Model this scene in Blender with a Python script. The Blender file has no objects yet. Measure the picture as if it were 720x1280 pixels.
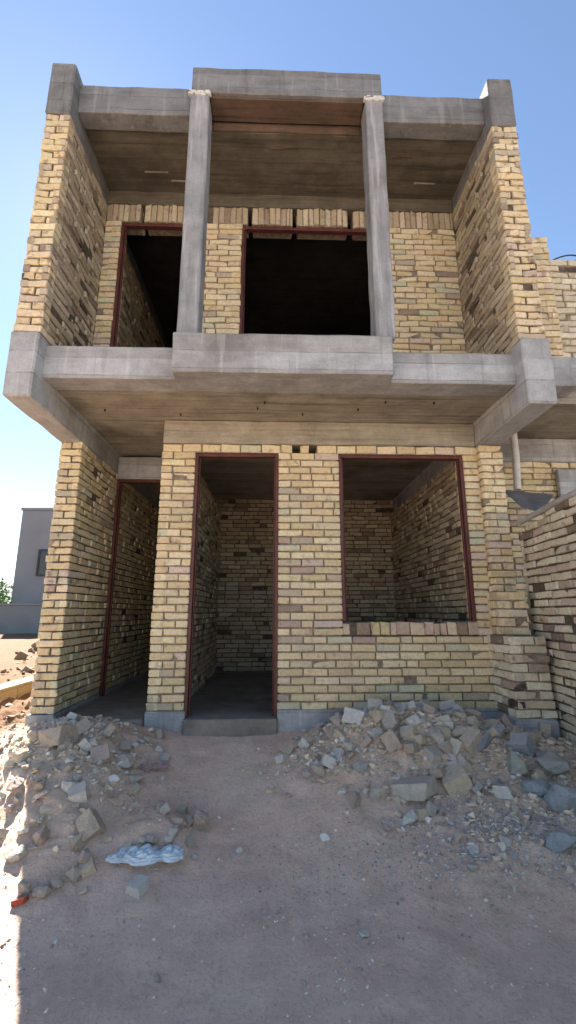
import bpy, bmesh, math, random
from mathutils import Vector, Matrix, noise
import numpy as np
R = math.radians
rnd = random.Random(7)
scene = bpy.context.scene
C = scene.collection

# ------------------------------------------------------------------ camera
EYE = Vector((0, 0, 0.95)); PITCH = R(12.6); YAW = R(1.75); F = 560.0
fw = Vector((math.sin(YAW)*math.cos(PITCH), math.cos(YAW)*math.cos(PITCH), math.sin(PITCH)))
rt = Vector((math.cos(YAW), -math.sin(YAW), 0)); up = rt.cross(fw)
cd = bpy.data.cameras.new('camera'); cam = bpy.data.objects.new('camera', cd); C.objects.link(cam)
cd.sensor_fit = 'VERTICAL'; cd.sensor_height = 36; cd.lens = 36*F/1280; cd.clip_start = .05; cd.clip_end = 3000
m = Matrix((rt, up, -fw)).transposed().to_4x4(); m.translation = EYE; cam.matrix_world = m
scene.camera = cam
scene.render.resolution_x = 576; scene.render.resolution_y = 1024

# ------------------------------------------------------------------ world, sun, exposure
SUN_AZ = -28.0; SUN_EL = 42.0          # azimuth from +Y towards +X
w = bpy.data.worlds.new('World'); scene.world = w; w.use_nodes = True
nt = w.node_tree; bg = nt.nodes['Background']
sky = nt.nodes.new('ShaderNodeTexSky'); sky.sky_type = 'NISHITA'; sky.sun_disc = False
sky.sun_elevation = R(SUN_EL); sky.sun_rotation = R(SUN_AZ)
sky.air_density = 1.0; sky.dust_density = .08; sky.ozone_density = 1.2; sky.altitude = 200
nt.links.new(sky.outputs[0], bg.inputs[0]); bg.inputs[1].default_value = 0.05
sl = bpy.data.lights.new('sun', 'SUN'); sl.energy = 5.0; sl.angle = R(.53); sl.color = (1, .95, .88)
so = bpy.data.objects.new('sun', sl); C.objects.link(so)
sd = Vector((math.sin(R(SUN_AZ))*math.cos(R(SUN_EL)), math.cos(R(SUN_AZ))*math.cos(R(SUN_EL)), math.sin(R(SUN_EL))))
so.rotation_euler = sd.to_track_quat('Z', 'Y').to_euler(); so.location = sd*30
vs = scene.view_settings; vs.view_transform = 'Standard'; vs.look = 'None'; vs.gamma = 1; vs.exposure = 2.3
vs.use_curve_mapping = False
scene.cycles.max_bounces = 8; scene.cycles.diffuse_bounces = 6

# ------------------------------------------------------------------ helpers
def tag(o, label=None, cat=None, group=None, kind=None):
    if label: o['label'] = label
    if cat: o['category'] = cat
    if group: o['group'] = group
    if kind: o['kind'] = kind
    return o
def thing(name, label, cat, loc=(0, 0, 0), group=None):
    o = bpy.data.objects.new(name, None); C.objects.link(o); o.location = loc
    o.empty_display_size = .1
    return tag(o, label, cat, group)
def link(name, me, mats, parent=None):
    for mm in (mats if isinstance(mats, (list, tuple)) else [mats]): me.materials.append(mm)
    o = bpy.data.objects.new(name, me); C.objects.link(o)
    if parent:
        o.parent = parent; o.matrix_parent_inverse = Matrix.Translation(-parent.location)
    return o

class MB:
    """collects polygons with a colour and material index per face"""
    def __init__(s): s.v = []; s.f = []; s.c = []; s.m = []
    def add(s, vs_, fs, col=(1, 1, 1), mi=0):
        b = len(s.v); s.v.extend(vs_)
        for f in fs: s.f.append(tuple(b+i for i in f)); s.c.append(col); s.m.append(mi)
    def box(s, x0, x1, y0, y1, z0, z1, col=(1, 1, 1), mi=0):
        s.add([(x, y, z) for z in (z0, z1) for y in (y0, y1) for x in (x0, x1)],
              [(0, 2, 3, 1), (4, 5, 7, 6), (0, 1, 5, 4), (2, 6, 7, 3), (0, 4, 6, 2), (1, 3, 7, 5)], col, mi)
    def mesh(s, name):
        me = bpy.data.meshes.new(name); me.from_pydata([tuple(v) for v in s.v], [], s.f)
        me.polygons.foreach_set('material_index', s.m)
        ca = me.color_attributes.new('Col', 'FLOAT_COLOR', 'CORNER')
        arr = []
        for f, c in zip(s.f, s.c): arr.extend([c[0], c[1], c[2], 1.0]*len(f))
        ca.data.foreach_set('color', arr); me.update(); return me

# ------------------------------------------------------------------ materials
def mat(name):
    mt = bpy.data.materials.new(name); mt.use_nodes = True
    n = mt.node_tree.nodes; b = n['Principled BSDF']; return mt, mt.node_tree, n, b
def nd(t, kind, **kw):
    n = t.nodes.new(kind)
    for k, v in kw.items():
        if k in n.inputs: n.inputs[k].default_value = v
        else: setattr(n, k, v)
    return n
def ramp(t, src, stops):
    n = t.nodes.new('ShaderNodeValToRGB'); e = n.color_ramp.elements
    while len(e) < len(stops): e.new(.5)
    for el, (p, c) in zip(e, stops): el.position = p; el.color = (*c, 1) if len(c) == 3 else c
    t.links.new(src, n.inputs[0]); return n
def mix(t, fac, a, b, mode='MIX'):
    n = t.nodes.new('ShaderNodeMix'); n.data_type = 'RGBA'; n.blend_type = mode
    for idx, val in ((0, fac), (6, a), (7, b)):
        if hasattr(val, 'links') or hasattr(val, 'is_linked'): t.links.new(val, n.inputs[idx])
        else: n.inputs[idx].default_value = val if idx == 0 else (*val, 1)
    return n.outputs[2]
def bump(t, b, h, strength, dist, prev=None):
    n = nd(t, 'ShaderNodeBump', Strength=strength, Distance=dist); t.links.new(h, n.inputs['Height'])
    if prev: t.links.new(prev.outputs[0], n.inputs['Normal'])
    t.links.new(n.outputs[0], b.inputs['Normal']); return n
def coords(t, scale=(1, 1, 1)):
    g = t.nodes.new('ShaderNodeNewGeometry'); mp = t.nodes.new('ShaderNodeMapping'); mp.inputs['Scale'].default_value = scale
    t.links.new(g.outputs['Position'], mp.inputs[0]); return mp.outputs[0]
def ocoords(t, scale=(1, 1, 1)):
    g = t.nodes.new('ShaderNodeTexCoord'); mp = t.nodes.new('ShaderNodeMapping'); mp.inputs['Scale'].default_value = scale
    t.links.new(g.outputs['Object'], mp.inputs[0]); return mp.outputs[0]
def noi(t, co, scale, detail=6, rough=.6):
    n = nd(t, 'ShaderNodeTexNoise', Scale=scale, Detail=detail, Roughness=rough); t.links.new(co, n.inputs['Vector']); return n.outputs[0]

def brick_mat(name='yellow_brick', stain=.5):
    mt, t, n, b = mat(name); co = coords(t)
    at = nd(t, 'ShaderNodeVertexColor', layer_name='Col')
    n1 = noi(t, co, 38, 6, .7); n2 = noi(t, co, 11, 5, .65); n3 = noi(t, co, 2.2, 4)
    c = mix(t, .55, at.outputs[0], ramp(t, n1, [(.3, (.55, .5, .45)), (.62, (1, 1, 1))]).outputs[0], 'MULTIPLY')
    c = mix(t, ramp(t, n2, [(.56, (0, 0, 0)), (.68, (stain,)*3)]).outputs[0], c, (.13, .095, .06))
    c = mix(t, ramp(t, n3, [(.5, (0, 0, 0)), (.75, (.35,)*3)]).outputs[0], c, (.36, .33, .26))
    n4 = noi(t, coords(t, (1, 1, 2.2)), 21, 6, .7)
    c = mix(t, ramp(t, n4, [(.57, (0, 0, 0)), (.64, (.6,)*3)]).outputs[0], c, (.40, .36, .28))      # smeared mortar
    n5 = noi(t, coords(t, (30, 30, 9)), 1, 3, .6)
    c = mix(t, ramp(t, n5, [(.68, (0, 0, 0)), (.72, (stain,)*3)]).outputs[0], c, (.09, .065, .045))  # kiln burns
    t.links.new(c, b.inputs['Base Color']); b.inputs['Roughness'].default_value = .92
    b.inputs['Specular IOR Level'].default_value = .2
    bump(t, b, n1, .5, .006); return mt
def mortar_mat(name='mortar', k=1.):
    mt, t, n, b = mat(name); co = coords(t); a = noi(t, co, 25, 8, .7)
    t.links.new(ramp(t, a, [(.3, tuple(q*k for q in (.045, .036, .026))), (.7, tuple(q*k for q in (.15, .122, .088)))]).outputs[0], b.inputs['Base Color'])
    b.inputs['Roughness'].default_value = 1; bump(t, b, a, .9, .012); return mt
def concrete_mat(name, lo, hi, streak=(1.2, 14, 14), sfac=.5, stain=(.1, .085, .06), stain_amt=.5, bs=.35, lines=None, drips=.0):
    mt, t, n, b = mat(name); co = coords(t); cs = coords(t, streak)
    a = noi(t, co, 4.5, 8, .65); s = noi(t, cs, 1, 4, .6); g = noi(t, co, 60, 4, .7); big = noi(t, co, 1.4, 4, .6)
    c = ramp(t, a, [(.3, lo), (.7, hi)]).outputs[0]
    c = mix(t, sfac, c, ramp(t, s, [(.32, (.45, .43, .40)), (.5, (.95, .95, .95)), (.7, (.62, .6, .57))]).outputs[0], 'MULTIPLY')
    c = mix(t, ramp(t, big, [(.52, (0, 0, 0)), (.7, (stain_amt,)*3)]).outputs[0], c, stain)
    c = mix(t, .5, c, ramp(t, g, [(.3, (.7, .7, .7)), (.6, (1, 1, 1))]).outputs[0], 'MULTIPLY')
    # honeycombing: small dark pits in patches
    v = nd(t, 'ShaderNodeTexVoronoi', Scale=75.0); t.links.new(co, v.inputs['Vector'])
    pit = ramp(t, v.outputs['Distance'], [(.14, (1, 1, 1)), (.24, (0, 0, 0))]).outputs[0]
    pm = ramp(t, noi(t, co, 5, 3), [(.55, (0, 0, 0)), (.63, (.75, .75, .75))]).outputs[0]
    c = mix(t, mix(t, 1.0, pit, pm, 'MULTIPLY'), c, tuple(q*.3 for q in lo))
    if drips:
        dr = noi(t, coords(t, (16, 16, 1.1)), 1, 4, .6)
        c = mix(t, ramp(t, dr, [(.58, (0, 0, 0)), (.66, (drips,)*3)]).outputs[0], c, tuple(min(.6, q*1.35) for q in hi))
        c = mix(t, ramp(t, dr, [(.34, (drips,)*3), (.42, (0, 0, 0))]).outputs[0], c, tuple(q*.5 for q in lo))
    h = s
    if lines:
        sx = t.nodes.new('ShaderNodeSeparateXYZ'); t.links.new(co, sx.inputs[0])
        ad = nd(t, 'ShaderNodeMath', operation='MULTIPLY_ADD'); ad.inputs[1].default_value = 1/lines[1]; t.links.new(sx.outputs[lines[0]], ad.inputs[0])
        wv = nd(t, 'ShaderNodeMath', operation='MULTIPLY'); wv.inputs[1].default_value = .12; t.links.new(a, wv.inputs[0]); t.links.new(wv.outputs[0], ad.inputs[2])
        fr = nd(t, 'ShaderNodeMath', operation='FRACT'); t.links.new(ad.outputs[0], fr.inputs[0])
        ln = ramp(t, fr.outputs[0], [(.0, (1, 1, 1)), (.05, (0, 0, 0)), (.95, (0, 0, 0)), (1, (1, 1, 1))]).outputs[0]
        fl = nd(t, 'ShaderNodeMath', operation='FLOOR'); t.links.new(ad.outputs[0], fl.inputs[0])
        wn_ = nd(t, 'ShaderNodeTexWhiteNoise', noise_dimensions='1D'); t.links.new(fl.outputs[0], wn_.inputs['W'])
        c = mix(t, .6, c, ramp(t, wn_.outputs['Value'], [(0, (.68, .66, .62)), (1, (1, 1, 1))]).outputs[0], 'MULTIPLY')
        lm = mix(t, 1.0, ln, ramp(t, noi(t, cs, 1.7, 3), [(.4, (0, 0, 0)), (.6, (.7, .7, .7))]).outputs[0], 'MULTIPLY')
        c = mix(t, lm, c, tuple(q*.35 for q in lo))
    t.links.new(c, b.inputs['Base Color']); b.inputs['Roughness'].default_value = .88
    b.inputs['Specular IOR Level'].default_value = .25
    p = bump(t, b, s, bs, .01); p = bump(t, b, a, .3, .02, p); bump(t, b, g, .45, .005, p); return mt
def plain_mat(name, col, rough=.8, metal=0, var=.35, sc=12, bs=.2):
    mt, t, n, b = mat(name); co = ocoords(t); a = noi(t, co, sc, 6, .65)
    lo = tuple(c*(1-var) for c in col); hi = tuple(min(1, c*(1+var)) for c in col)
    t.links.new(ramp(t, a, [(.3, lo), (.7, hi)]).outputs[0], b.inputs['Base Color'])
    b.inputs['Roughness'].default_value = rough; b.inputs['Metallic'].default_value = metal
    bump(t, b, a, bs, .01); return mt
def attr_mat(name, rough=.92, sc=30):
    mt, t, n, b = mat(name); co = coords(t); at = nd(t, 'ShaderNodeVertexColor', layer_name='Col')
    a = noi(t, co, sc, 6, .7)
    c = mix(t, .6, at.outputs[0], ramp(t, a, [(.3, (.7, .68, .65)), (.6, (1, 1, 1))]).outputs[0], 'MULTIPLY')
    t.links.new(c, b.inputs['Base Color']); b.inputs['Roughness'].default_value = rough
    b.inputs['Specular IOR Level'].default_value = .2; bump(t, b, a, .4, .008); return mt

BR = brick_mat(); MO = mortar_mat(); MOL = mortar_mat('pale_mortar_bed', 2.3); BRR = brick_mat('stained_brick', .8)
CON = concrete_mat('cast_concrete', (.33, .345, .35), (.52, .535, .54), (1.5, 12, 9), .4, lines=(2, .145), drips=.3)
CONY = concrete_mat('edge_concrete', (.33, .345, .35), (.52, .535, .54), (9, 1.5, 9), .3, lines=(2, .18), drips=.3)
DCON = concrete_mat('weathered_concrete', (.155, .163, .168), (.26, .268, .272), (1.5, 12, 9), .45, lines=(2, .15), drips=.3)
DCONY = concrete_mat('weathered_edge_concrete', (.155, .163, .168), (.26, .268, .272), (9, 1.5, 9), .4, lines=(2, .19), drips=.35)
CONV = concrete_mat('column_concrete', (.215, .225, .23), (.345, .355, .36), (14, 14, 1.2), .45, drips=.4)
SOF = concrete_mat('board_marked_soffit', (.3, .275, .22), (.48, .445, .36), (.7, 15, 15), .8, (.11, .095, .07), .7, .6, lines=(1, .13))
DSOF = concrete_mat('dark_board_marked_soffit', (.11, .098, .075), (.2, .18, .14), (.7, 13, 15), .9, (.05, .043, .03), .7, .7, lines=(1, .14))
CEI = concrete_mat('painted_room_shade', (.02, .018, .015), (.045, .04, .034), (.7, 13, 15), .8, (.015, .013, .01), .7, .6)  # near black colour stands in for the shade of the upper room
FLR = concrete_mat('dusty_floor', (.16, .145, .125), (.3, .27, .23), (3, 3, 3), .3)
FRM = plain_mat('red_oxide_steel', (.085, .022, .016), .55, 0, .4, 9)
WOOD = concrete_mat('formwork_timber', (.085, .058, .04), (.16, .11, .08), (1, 22, 22), .8, (.06, .04, .025), .5)

def dirt_mat():
    mt, t, n, b = mat('dusty_earth'); co = coords(t)
    big = noi(t, co, 1.1, 6, .6); med = noi(t, co, 7, 8, .7); fine = noi(t, co, 55, 6, .75)
    c = ramp(t, big, [(.35, (.70, .505, .40)), (.5, (.82, .61, .475)), (.66, (.72, .565, .45))]).outputs[0]
    c = mix(t, .55, c, ramp(t, med, [(.3, (.68, .65, .63)), (.6, (1.0, .99, .98))]).outputs[0], 'MULTIPLY')
    c = mix(t, .6, c, ramp(t, fine, [(.28, (.5, .48, .47)), (.48, (1, 1, 1)), (.75, (1.1, 1.08, 1.05))]).outputs[0], 'MULTIPLY')
    at = nd(t, 'ShaderNodeVertexColor', layer_name='Col')
    c = mix(t, 1.0, c, at.outputs[0], 'MULTIPLY')
    v = nd(t, 'ShaderNodeTexVoronoi', Scale=42.0); t.links.new(co, v.inputs['Vector'])
    sp = ramp(t, v.outputs['Distance'], [(.1, (1, 1, 1)), (.2, (0, 0, 0))]).outputs[0]
    msk = ramp(t, noi(t, co, 3, 4), [(.5, (0, 0, 0)), (.62, (.35, .35, .35))]).outputs[0]
    c = mix(t, mix(t, 1.0, sp, msk, 'MULTIPLY'), c, (.6, .56, .5))
    t.links.new(c, b.inputs['Base Color']); b.inputs['Roughness'].default_value = .95; b.inputs['Specular IOR Level'].default_value = .15
    p = bump(t, b, med, .7, .04); p = bump(t, b, fine, .8, .014, p); return mt
DIRT = dirt_mat()

# ------------------------------------------------------------------ ground
def sst(a, b, x):
    t = min(1, max(0, (x-a)/(b-a))); return t*t*(3-2*t)
def ga(x, y, cx, cy, sx, sy): return math.exp(-((x-cx)/sx)**2-((y-cy)/sy)**2)
def mound(x, y):
    l = .25*ga(x, y, -1.6, 3.42, .48, .58) + .13*ga(x, y, -1.15, 2.95, .38, .42) + .1*ga(x, y, -1.15, 3.75, .35, .3)*.6 + .07*ga(x, y, -.62, 2.78, .22, .2)
    r = .23*ga(x, y, .75, 3.58, .42, .38) + .24*ga(x, y, 1.35, 3.5, .5, .46) + .13*ga(x, y, 2.05, 3.15, .45, .8) + .07*ga(x, y, .25, 3.3, .25, .35) + .06*ga(x, y, 1.3, 2.7, .6, .3)
    far = 0
    if x < -2.0: far = sst(-2.0, -3.2, x)*.12*sst(3, 7, y)
    return l, r, far
def ground_z(x, y):
    b = -.355+.355*sst(2.0, 4.3, y)
    l, r, f = mound(x, y)
    k = min(1, (l+r)/.1)+(1 if f > .01 else 0)
    k = min(1, k)
    p = Vector((x, y, 0))
    if abs(x) < 14 and y < 24:
        nz = noise.fractal(p*1.3, 1, 2, 3)*.015 + noise.fractal(p*7, .9, 2, 4)*(.004+.022*k)
        nz += -.012*max(0, noise.noise(p*4.3+Vector((0, 5, 0)))-.15) - .02*max(0, noise.noise(Vector((x*9, y*5, 7)))-.42)
        nz += (.5-abs(noise.noise(p*17+Vector((3, 1, 0)))))*.012*k
        if f > .01 or (x < -1.7 and y > 3): nz += abs(noise.fractal(p*3.1, 1, 2, 4))*.09*sst(-1.9, -2.4, x)
    else: nz = noise.noise(p*.15)*.1
    if -1.98 < x < 2.1 and y > 4.02: return -.25
    return b+l+r+f+nz
def axis(lo, hi, dens, outer):
    a = list(np.arange(lo, hi, dens)); s = dens; v = a[0]; left = []
    while v > -outer: s *= 1.16; v -= s; left.append(v)
    s = dens; v = a[-1]; right = []
    while v < outer: s *= 1.16; v += s; right.append(v)
    return left[::-1]+a+right
xs = axis(-2.6, 2.5, .018, 900); ys = axis(1.5, 4.3, .016, 900)
GX, GY = len(xs), len(ys)
gv = []; gcol = []
for y in ys:
    for x in xs:
        z = ground_z(x, y); gv.append((x, y, z))
        l, r, f = mound(x, y); p = Vector((x, y, 0))
        c = Vector((1, 1, 1))
        k = min(1, (l+r)/.12)
        path = 1-k
        c = c.lerp(Vector((.86, .86, .80)), k*.8)
        c = c.lerp(Vector((1.0, .96, .95)), path*.8)                      # trodden reddish path
        a = sst(.0, .5, noise.noise(p*2.1+Vector((9, 0, 0))))
        c = c.lerp(Vector((1.06, 1.1, 1.08)), a*.6)
        c = c.lerp(Vector((.72, .70, .70)), sst(-1.5, -1.3, x)*sst(-.75, -.95, x)*sst(3.3, 3.7, y)*.7)  # damp dark earth by the step
        c = c.lerp(Vector((.26, .20, .145)), sst(-1.7, -2.3, x)*sst(-1, 1.5, y)); c = c.lerp(Vector((.68, .70, .72)), max(sst(1.2, -1.5, y), sst(3, 6, x)))   # unseen sand behind and right, toned to bounce light onto the facade
        c = c.lerp(Vector((.72, .86, .93)), ga(x, y, 1.65, 2.75, .25, .3)*.55)  # blue grey crushed stone
        gcol.append((*c, 1))
gf = [(j*GX+i, j*GX+i+1, (j+1)*GX+i+1, (j+1)*GX+i) for j in range(GY-1) for i in range(GX-1)]
me = bpy.data.meshes.new('ground'); me.from_pydata(gv, [], gf)
ca = me.color_attributes.new('Col', 'FLOAT_COLOR', 'POINT'); ca.data.foreach_set('color', [q for c in gcol for q in c])
me.polygons.foreach_set('use_smooth', [True]*len(me.polygons))
g = link('ground', me, DIRT); tag(g, kind='structure')

def at(px, py, tmax=12):
    """the point of the ground seen at a pixel of the 720x1280 photograph"""
    d = (fw*F+rt*(px-360)+up*(640-py)).normalized(); t = .8
    while t < tmax:
        p = EYE+d*t
        if p.z < ground_z(p.x, p.y): return Vector((p.x, p.y, ground_z(p.x, p.y)))
        t += .01
    return p
def atY(px, py, Y):
    d = fw*F+rt*(px-360)+up*(640-py); return EYE+d*(Y/d.y)

# ------------------------------------------------------------------ bricks
PAL = [((.69, .57, .345), 46), ((.75, .645, .425), 34), ((.65, .53, .31), 10), ((.65, .53, .43), 6), ((.50, .43, .32), 5), ((.58, .57, .40), 5), ((.30, .23, .17), 1.5), ((.46, .35, .28), 1.5)]
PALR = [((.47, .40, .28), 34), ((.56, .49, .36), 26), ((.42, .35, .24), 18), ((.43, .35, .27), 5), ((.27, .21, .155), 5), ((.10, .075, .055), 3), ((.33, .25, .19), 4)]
PALD = [((.64, .57, .42), 36), ((.72, .66, .51), 32), ((.54, .47, .34), 12), ((.58, .48, .38), 5), ((.24, .19, .14), 4), ((.08, .06, .045), 2), ((.42, .33, .26), 3)]
def pick(pal):
    t = rnd.random()*sum(p[1] for p in pal)
    for c, wgt in pal:
        t -= wgt
        if t <= 0: break
    k = rnd.uniform(.88, 1.04); return tuple(min(.8, q*k*rnd.uniform(.97, 1.03)) for q in c)
CH = .0657
def brick(mb, O, U, N, u0, u1, z0, z1, depth, rough, col):
    """one brick whose face lies on the plane O+U*u with outward normal N"""
    j = lambda a: rnd.uniform(-a, a)*rough
    pr = rnd.gauss(0, .0022)*rough + (rnd.uniform(-.009, .007)*rough if rnd.random() < .1 else 0)
    a = rnd.uniform(-.006, .006)*rough; e = rnd.uniform(.003, .008)
    chip = rnd.randrange(4) if rnd.random() < .16*rough else -1
    tilt = rnd.uniform(-.0018, .0018)*rough
    P = []
    for k, (cu, cz) in enumerate([(u0, z0), (u1, z0), (u1, z1), (u0, z1)]):
        du = e if k in (0, 3) else -e; dz = e if k < 2 else -e
        zz = tilt if k in (1, 2) else -tilt
        off = pr+(a if k in (1, 2) else -a)
        J = j(.0022), j(.0018)
        if k == chip: q_ = rnd.uniform(.012, .03); du *= q_/e*.9; dz *= min(2.5, q_/e*.6); off -= rnd.uniform(.004, .012)
        P.append((O+U*(cu+du+J[0])+N*off+Vector((0, 0, cz+dz+J[1]+zz)),
                  O+U*(cu+J[0])+N*(off-e)+Vector((0, 0, cz+J[1]+zz)),
                  O+U*cu+N*(-depth)+Vector((0, 0, cz+zz))))
    vs_ = [p[0] for p in P]+[p[1] for p in P]+[p[2] for p in P]
    fs = [(0, 1, 2, 3)]+[(4+i, 4+(i+1) % 4, (i+1) % 4, i) for i in range(4)]+[(8+i, 8+(i+1) % 4, 4+(i+1) % 4, 4+i) for i in range(4)]
    mb.add(vs_, fs, col, 0)
def brick_face(mb, O, U, N, L, z0, z1, holes=(), pal=PAL, rough=1., bl=.21, ch=CH, joint=.0125, depth=.09, skip=0., tooth=0., zfun=None):
    O = Vector(O); U = Vector(U); N = Vector(N)
    rows = max(1, round((z1-z0)/ch)); hh = (z1-z0)/rows
    for r in range(rows):
        a = z0+r*hh+joint*.45; b = z0+(r+1)*hh-joint*.55
        if r == rows-1: b = z1-.001
        zc = (a+b)/2
        segs = [(0-rnd.uniform(-tooth, tooth)*(r % 2), L)]
        for h0, h1, g0, g1 in holes:
            if g0 < zc < g1:
                ns = []
                for s0, s1 in segs:
                    if h1 <= s0 or h0 >= s1: ns.append((s0, s1)); continue
                    if h0 > s0: ns.append((s0, h0))
                    if h1 < s1: ns.append((h1, s1))
                segs = ns
        for s0, s1 in segs:
            u = s0; first = True
            while u < s1-.02:
                l = bl*rnd.uniform(.93, 1.06)
                if first and r % 2: l = bl*rnd.uniform(.45, .56)
                elif rnd.random() < .07: l = bl*.5
                first = False
                e = min(s1, u+l)
                if s1-e < bl*.22: e = s1
                if zfun and not zfun(u, zc): u = e; continue
                if rnd.random() >= skip:
                    brick(mb, O, U, N, u+joint/2*(u > s0+.001), e-joint/2*(e < s1-.001), a, b, depth, rough, pick(pal))
                u = e
def core(mb, axis_, u0, u1, t0, t1, z0, z1, holes=(), s=.014):
    """mortar core of a wall, set back from the brick faces, split round its holes"""
    hs = [(a-s, b+s, c-s, d+s) for a, b, c, d in holes]
    us = sorted({u0, u1, *[min(max(q, u0), u1) for h in hs for q in h[:2]]}); zs = sorted({z0, z1, *[min(max(q, z0), z1) for h in hs for q in h[2:]]})
    for i in range(len(us)-1):
        zz = None
        for k in range(len(zs)-1):
            uc, zc = (us[i]+us[i+1])/2, (zs[k]+zs[k+1])/2
            if any(h[0] < uc < h[1] and h[2] < zc < h[3] for h in hs): continue
            if axis_ == 'x': mb.box(us[i], us[i+1], t0+s, t1-s, zs[k], zs[k+1], (.2, .17, .12), 1)
            else: mb.box(t0+s, t1-s, us[i], us[i+1], zs[k], zs[k+1], (.2, .17, .12), 1)
def wall_x(name, x0, x1, y0, y1, z0, z1, parent, holes=(), pal=PAL, rough=1., back=False, ends=(0, 0), skip=0., mats=None, front=True, cores=True, **kw):
    """wall running along x; its front faces the street (-y). holes in world x and z; ends: bricks wrap the (left, right) end"""
    mb = MB(); s = .014
    if cores: core(mb, 'x', x0+(s if ends[0] else 0), x1-(s if ends[1] else 0), y0, y1, z0, z1, holes, s)
    lh = [(a-x0, b-x0, c, d) for a, b, c, d in holes]
    if front: brick_face(mb, (x0, y0, 0), (1, 0, 0), (0, -1, 0), x1-x0, z0, z1, lh, pal, rough, skip=skip, **kw)
    if back: brick_face(mb, (x1, y1, 0), (-1, 0, 0), (0, 1, 0), x1-x0, z0, z1, [(x1-b, x1-a, c, d) for a, b, c, d in holes], pal, rough, skip=skip)
    if ends[0]: brick_face(mb, (x0, y1, 0), (0, -1, 0), (-1, 0, 0), y1-y0, z0, z1, (), pal, rough)
    if ends[1]: brick_face(mb, (x1, y0, 0), (0, 1, 0), (1, 0, 0), y1-y0, z0, z1, (), pal, rough)
    for a, b, c, d in holes:     # brick jambs
        if a > x0: brick_face(mb, (a, y0+.095, 0), (0, 1, 0), (1, 0, 0), y1-y0-.1, c, d, (), pal, rough, depth=.03)
        if b < x1: brick_face(mb, (b, y1-.005, 0), (0, -1, 0), (-1, 0, 0), y1-y0-.1, c, d, (), pal, rough, depth=.03)
    return link(name, mb.mesh(name), mats or [BR, MOL], parent)
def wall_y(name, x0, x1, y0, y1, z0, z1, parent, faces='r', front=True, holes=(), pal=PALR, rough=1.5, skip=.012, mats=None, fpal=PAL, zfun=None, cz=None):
    """wall running along y; faces: 'l' and/or 'r' clad in brick, front: its near end"""
    mb = MB(); s = .014
    core(mb, 'y', y0+(s if front else 0), y1, x0, x1, z0, cz or z1, holes, s)
    if front: brick_face(mb, (x0, y0, 0), (1, 0, 0), (0, -1, 0), x1-x0, z0, z1, (), fpal, rough*.9, depth=.1)
    if 'r' in faces: brick_face(mb, (x1, y0+.002, 0), (0, 1, 0), (1, 0, 0), y1-y0, z0, z1, [(a-y0, b-y0, c, d) for a, b, c, d in holes], pal, rough, skip=skip, depth=.05, zfun=zfun)
    if 'l' in faces: brick_face(mb, (x0, y1, 0), (0, -1, 0), (-1, 0, 0), y1-y0-.002, z0, z1, [(y1-b, y1-a, c, d) for a, b, c, d in holes], pal, rough, skip=skip, depth=.05, zfun=zfun)
    return link(name, mb.mesh(name), mats or [BRR, MO], parent)

def slab(name, x0, x1, y0, y1, z0, z1, material, parent, amp=.003, bev=.008, seg=.12, seed=0):
    """cast concrete block: chamfered, cut into cells and slightly uneven"""
    bm = bmesh.new()
    bmesh.ops.create_cube(bm, size=1)
    for v in bm.verts: v.co = Vector(((x0+x1)/2+v.co.x*(x1-x0), (y0+y1)/2+v.co.y*(y1-y0), (z0+z1)/2+v.co.z*(z1-z0)))
    if bev: bmesh.ops.bevel(bm, geom=bm.edges[:], offset=bev, segments=1, affect='EDGES')
    for ax, (a, b) in enumerate(((x0, x1), (y0, y1), (z0, z1))):
        n = min(40, int((b-a)/seg))
        for i in range(1, n):
            no = Vector((0, 0, 0)); no[ax] = 1; co = Vector((0, 0, 0)); co[ax] = a+(b-a)*i/n
            bmesh.ops.bisect_plane(bm, geom=bm.verts[:]+bm.edges[:]+bm.faces[:], plane_co=co, plane_no=no)
    if amp:
        for v in bm.verts:
            p = v.co*4+Vector((seed, 0, 0)); v.co += Vector((noise.noise(p), noise.noise(p+Vector((50, 0, 0))), noise.noise(p+Vector((0, 50, 0)))))*amp*1.0
            p = v.co*17; v.co += Vector((noise.noise(p), noise.noise(p+Vector((50, 0, 0))), noise.noise(p+Vector((0, 50, 0)))))*amp*.5
    me = bpy.data.meshes.new(name); bm.to_mesh(me); bm.free()
    return link(name, me, material, parent)
def frame(name, x0, x1, y, z0, z1, parent, w_=.031, d=.06, bottom=True):
    mb = MB(); a = y-d/2; b = y+d/2
    mb.box(x0, x0+w_, a, b, z0, z1); mb.box(x1-w_, x1, a, b, z0, z1)
    mb.box(x0+w_, x1-w_, a+.002, b-.002, z1-w_, z1)
    mb.box(x0+w_, x0+w_+.014, y, b-.004, z0, z1-w_); mb.box(x1-w_-.014, x1-w_, y, b-.004, z0, z1-w_)   # rebate
    if bottom: mb.box(x0+w_, x1-w_, a+.002, b-.002, z0, z0+w_)
    o = link(name, mb.mesh(name), FRM, parent); bv = o.modifiers.new('b', 'BEVEL'); bv.width = .004; return o

# ------------------------------------------------------------------ the unfinished house
H = thing('unfinished_house', 'unfinished two storey yellow brick house with bare concrete frame and open doorways', 'house', (0, 4, -.1))
XL, XLi, XR, XRi = -2.0, -1.8, 2.14, 1.92
YB = 7.0; TIP = 3.1
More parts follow.
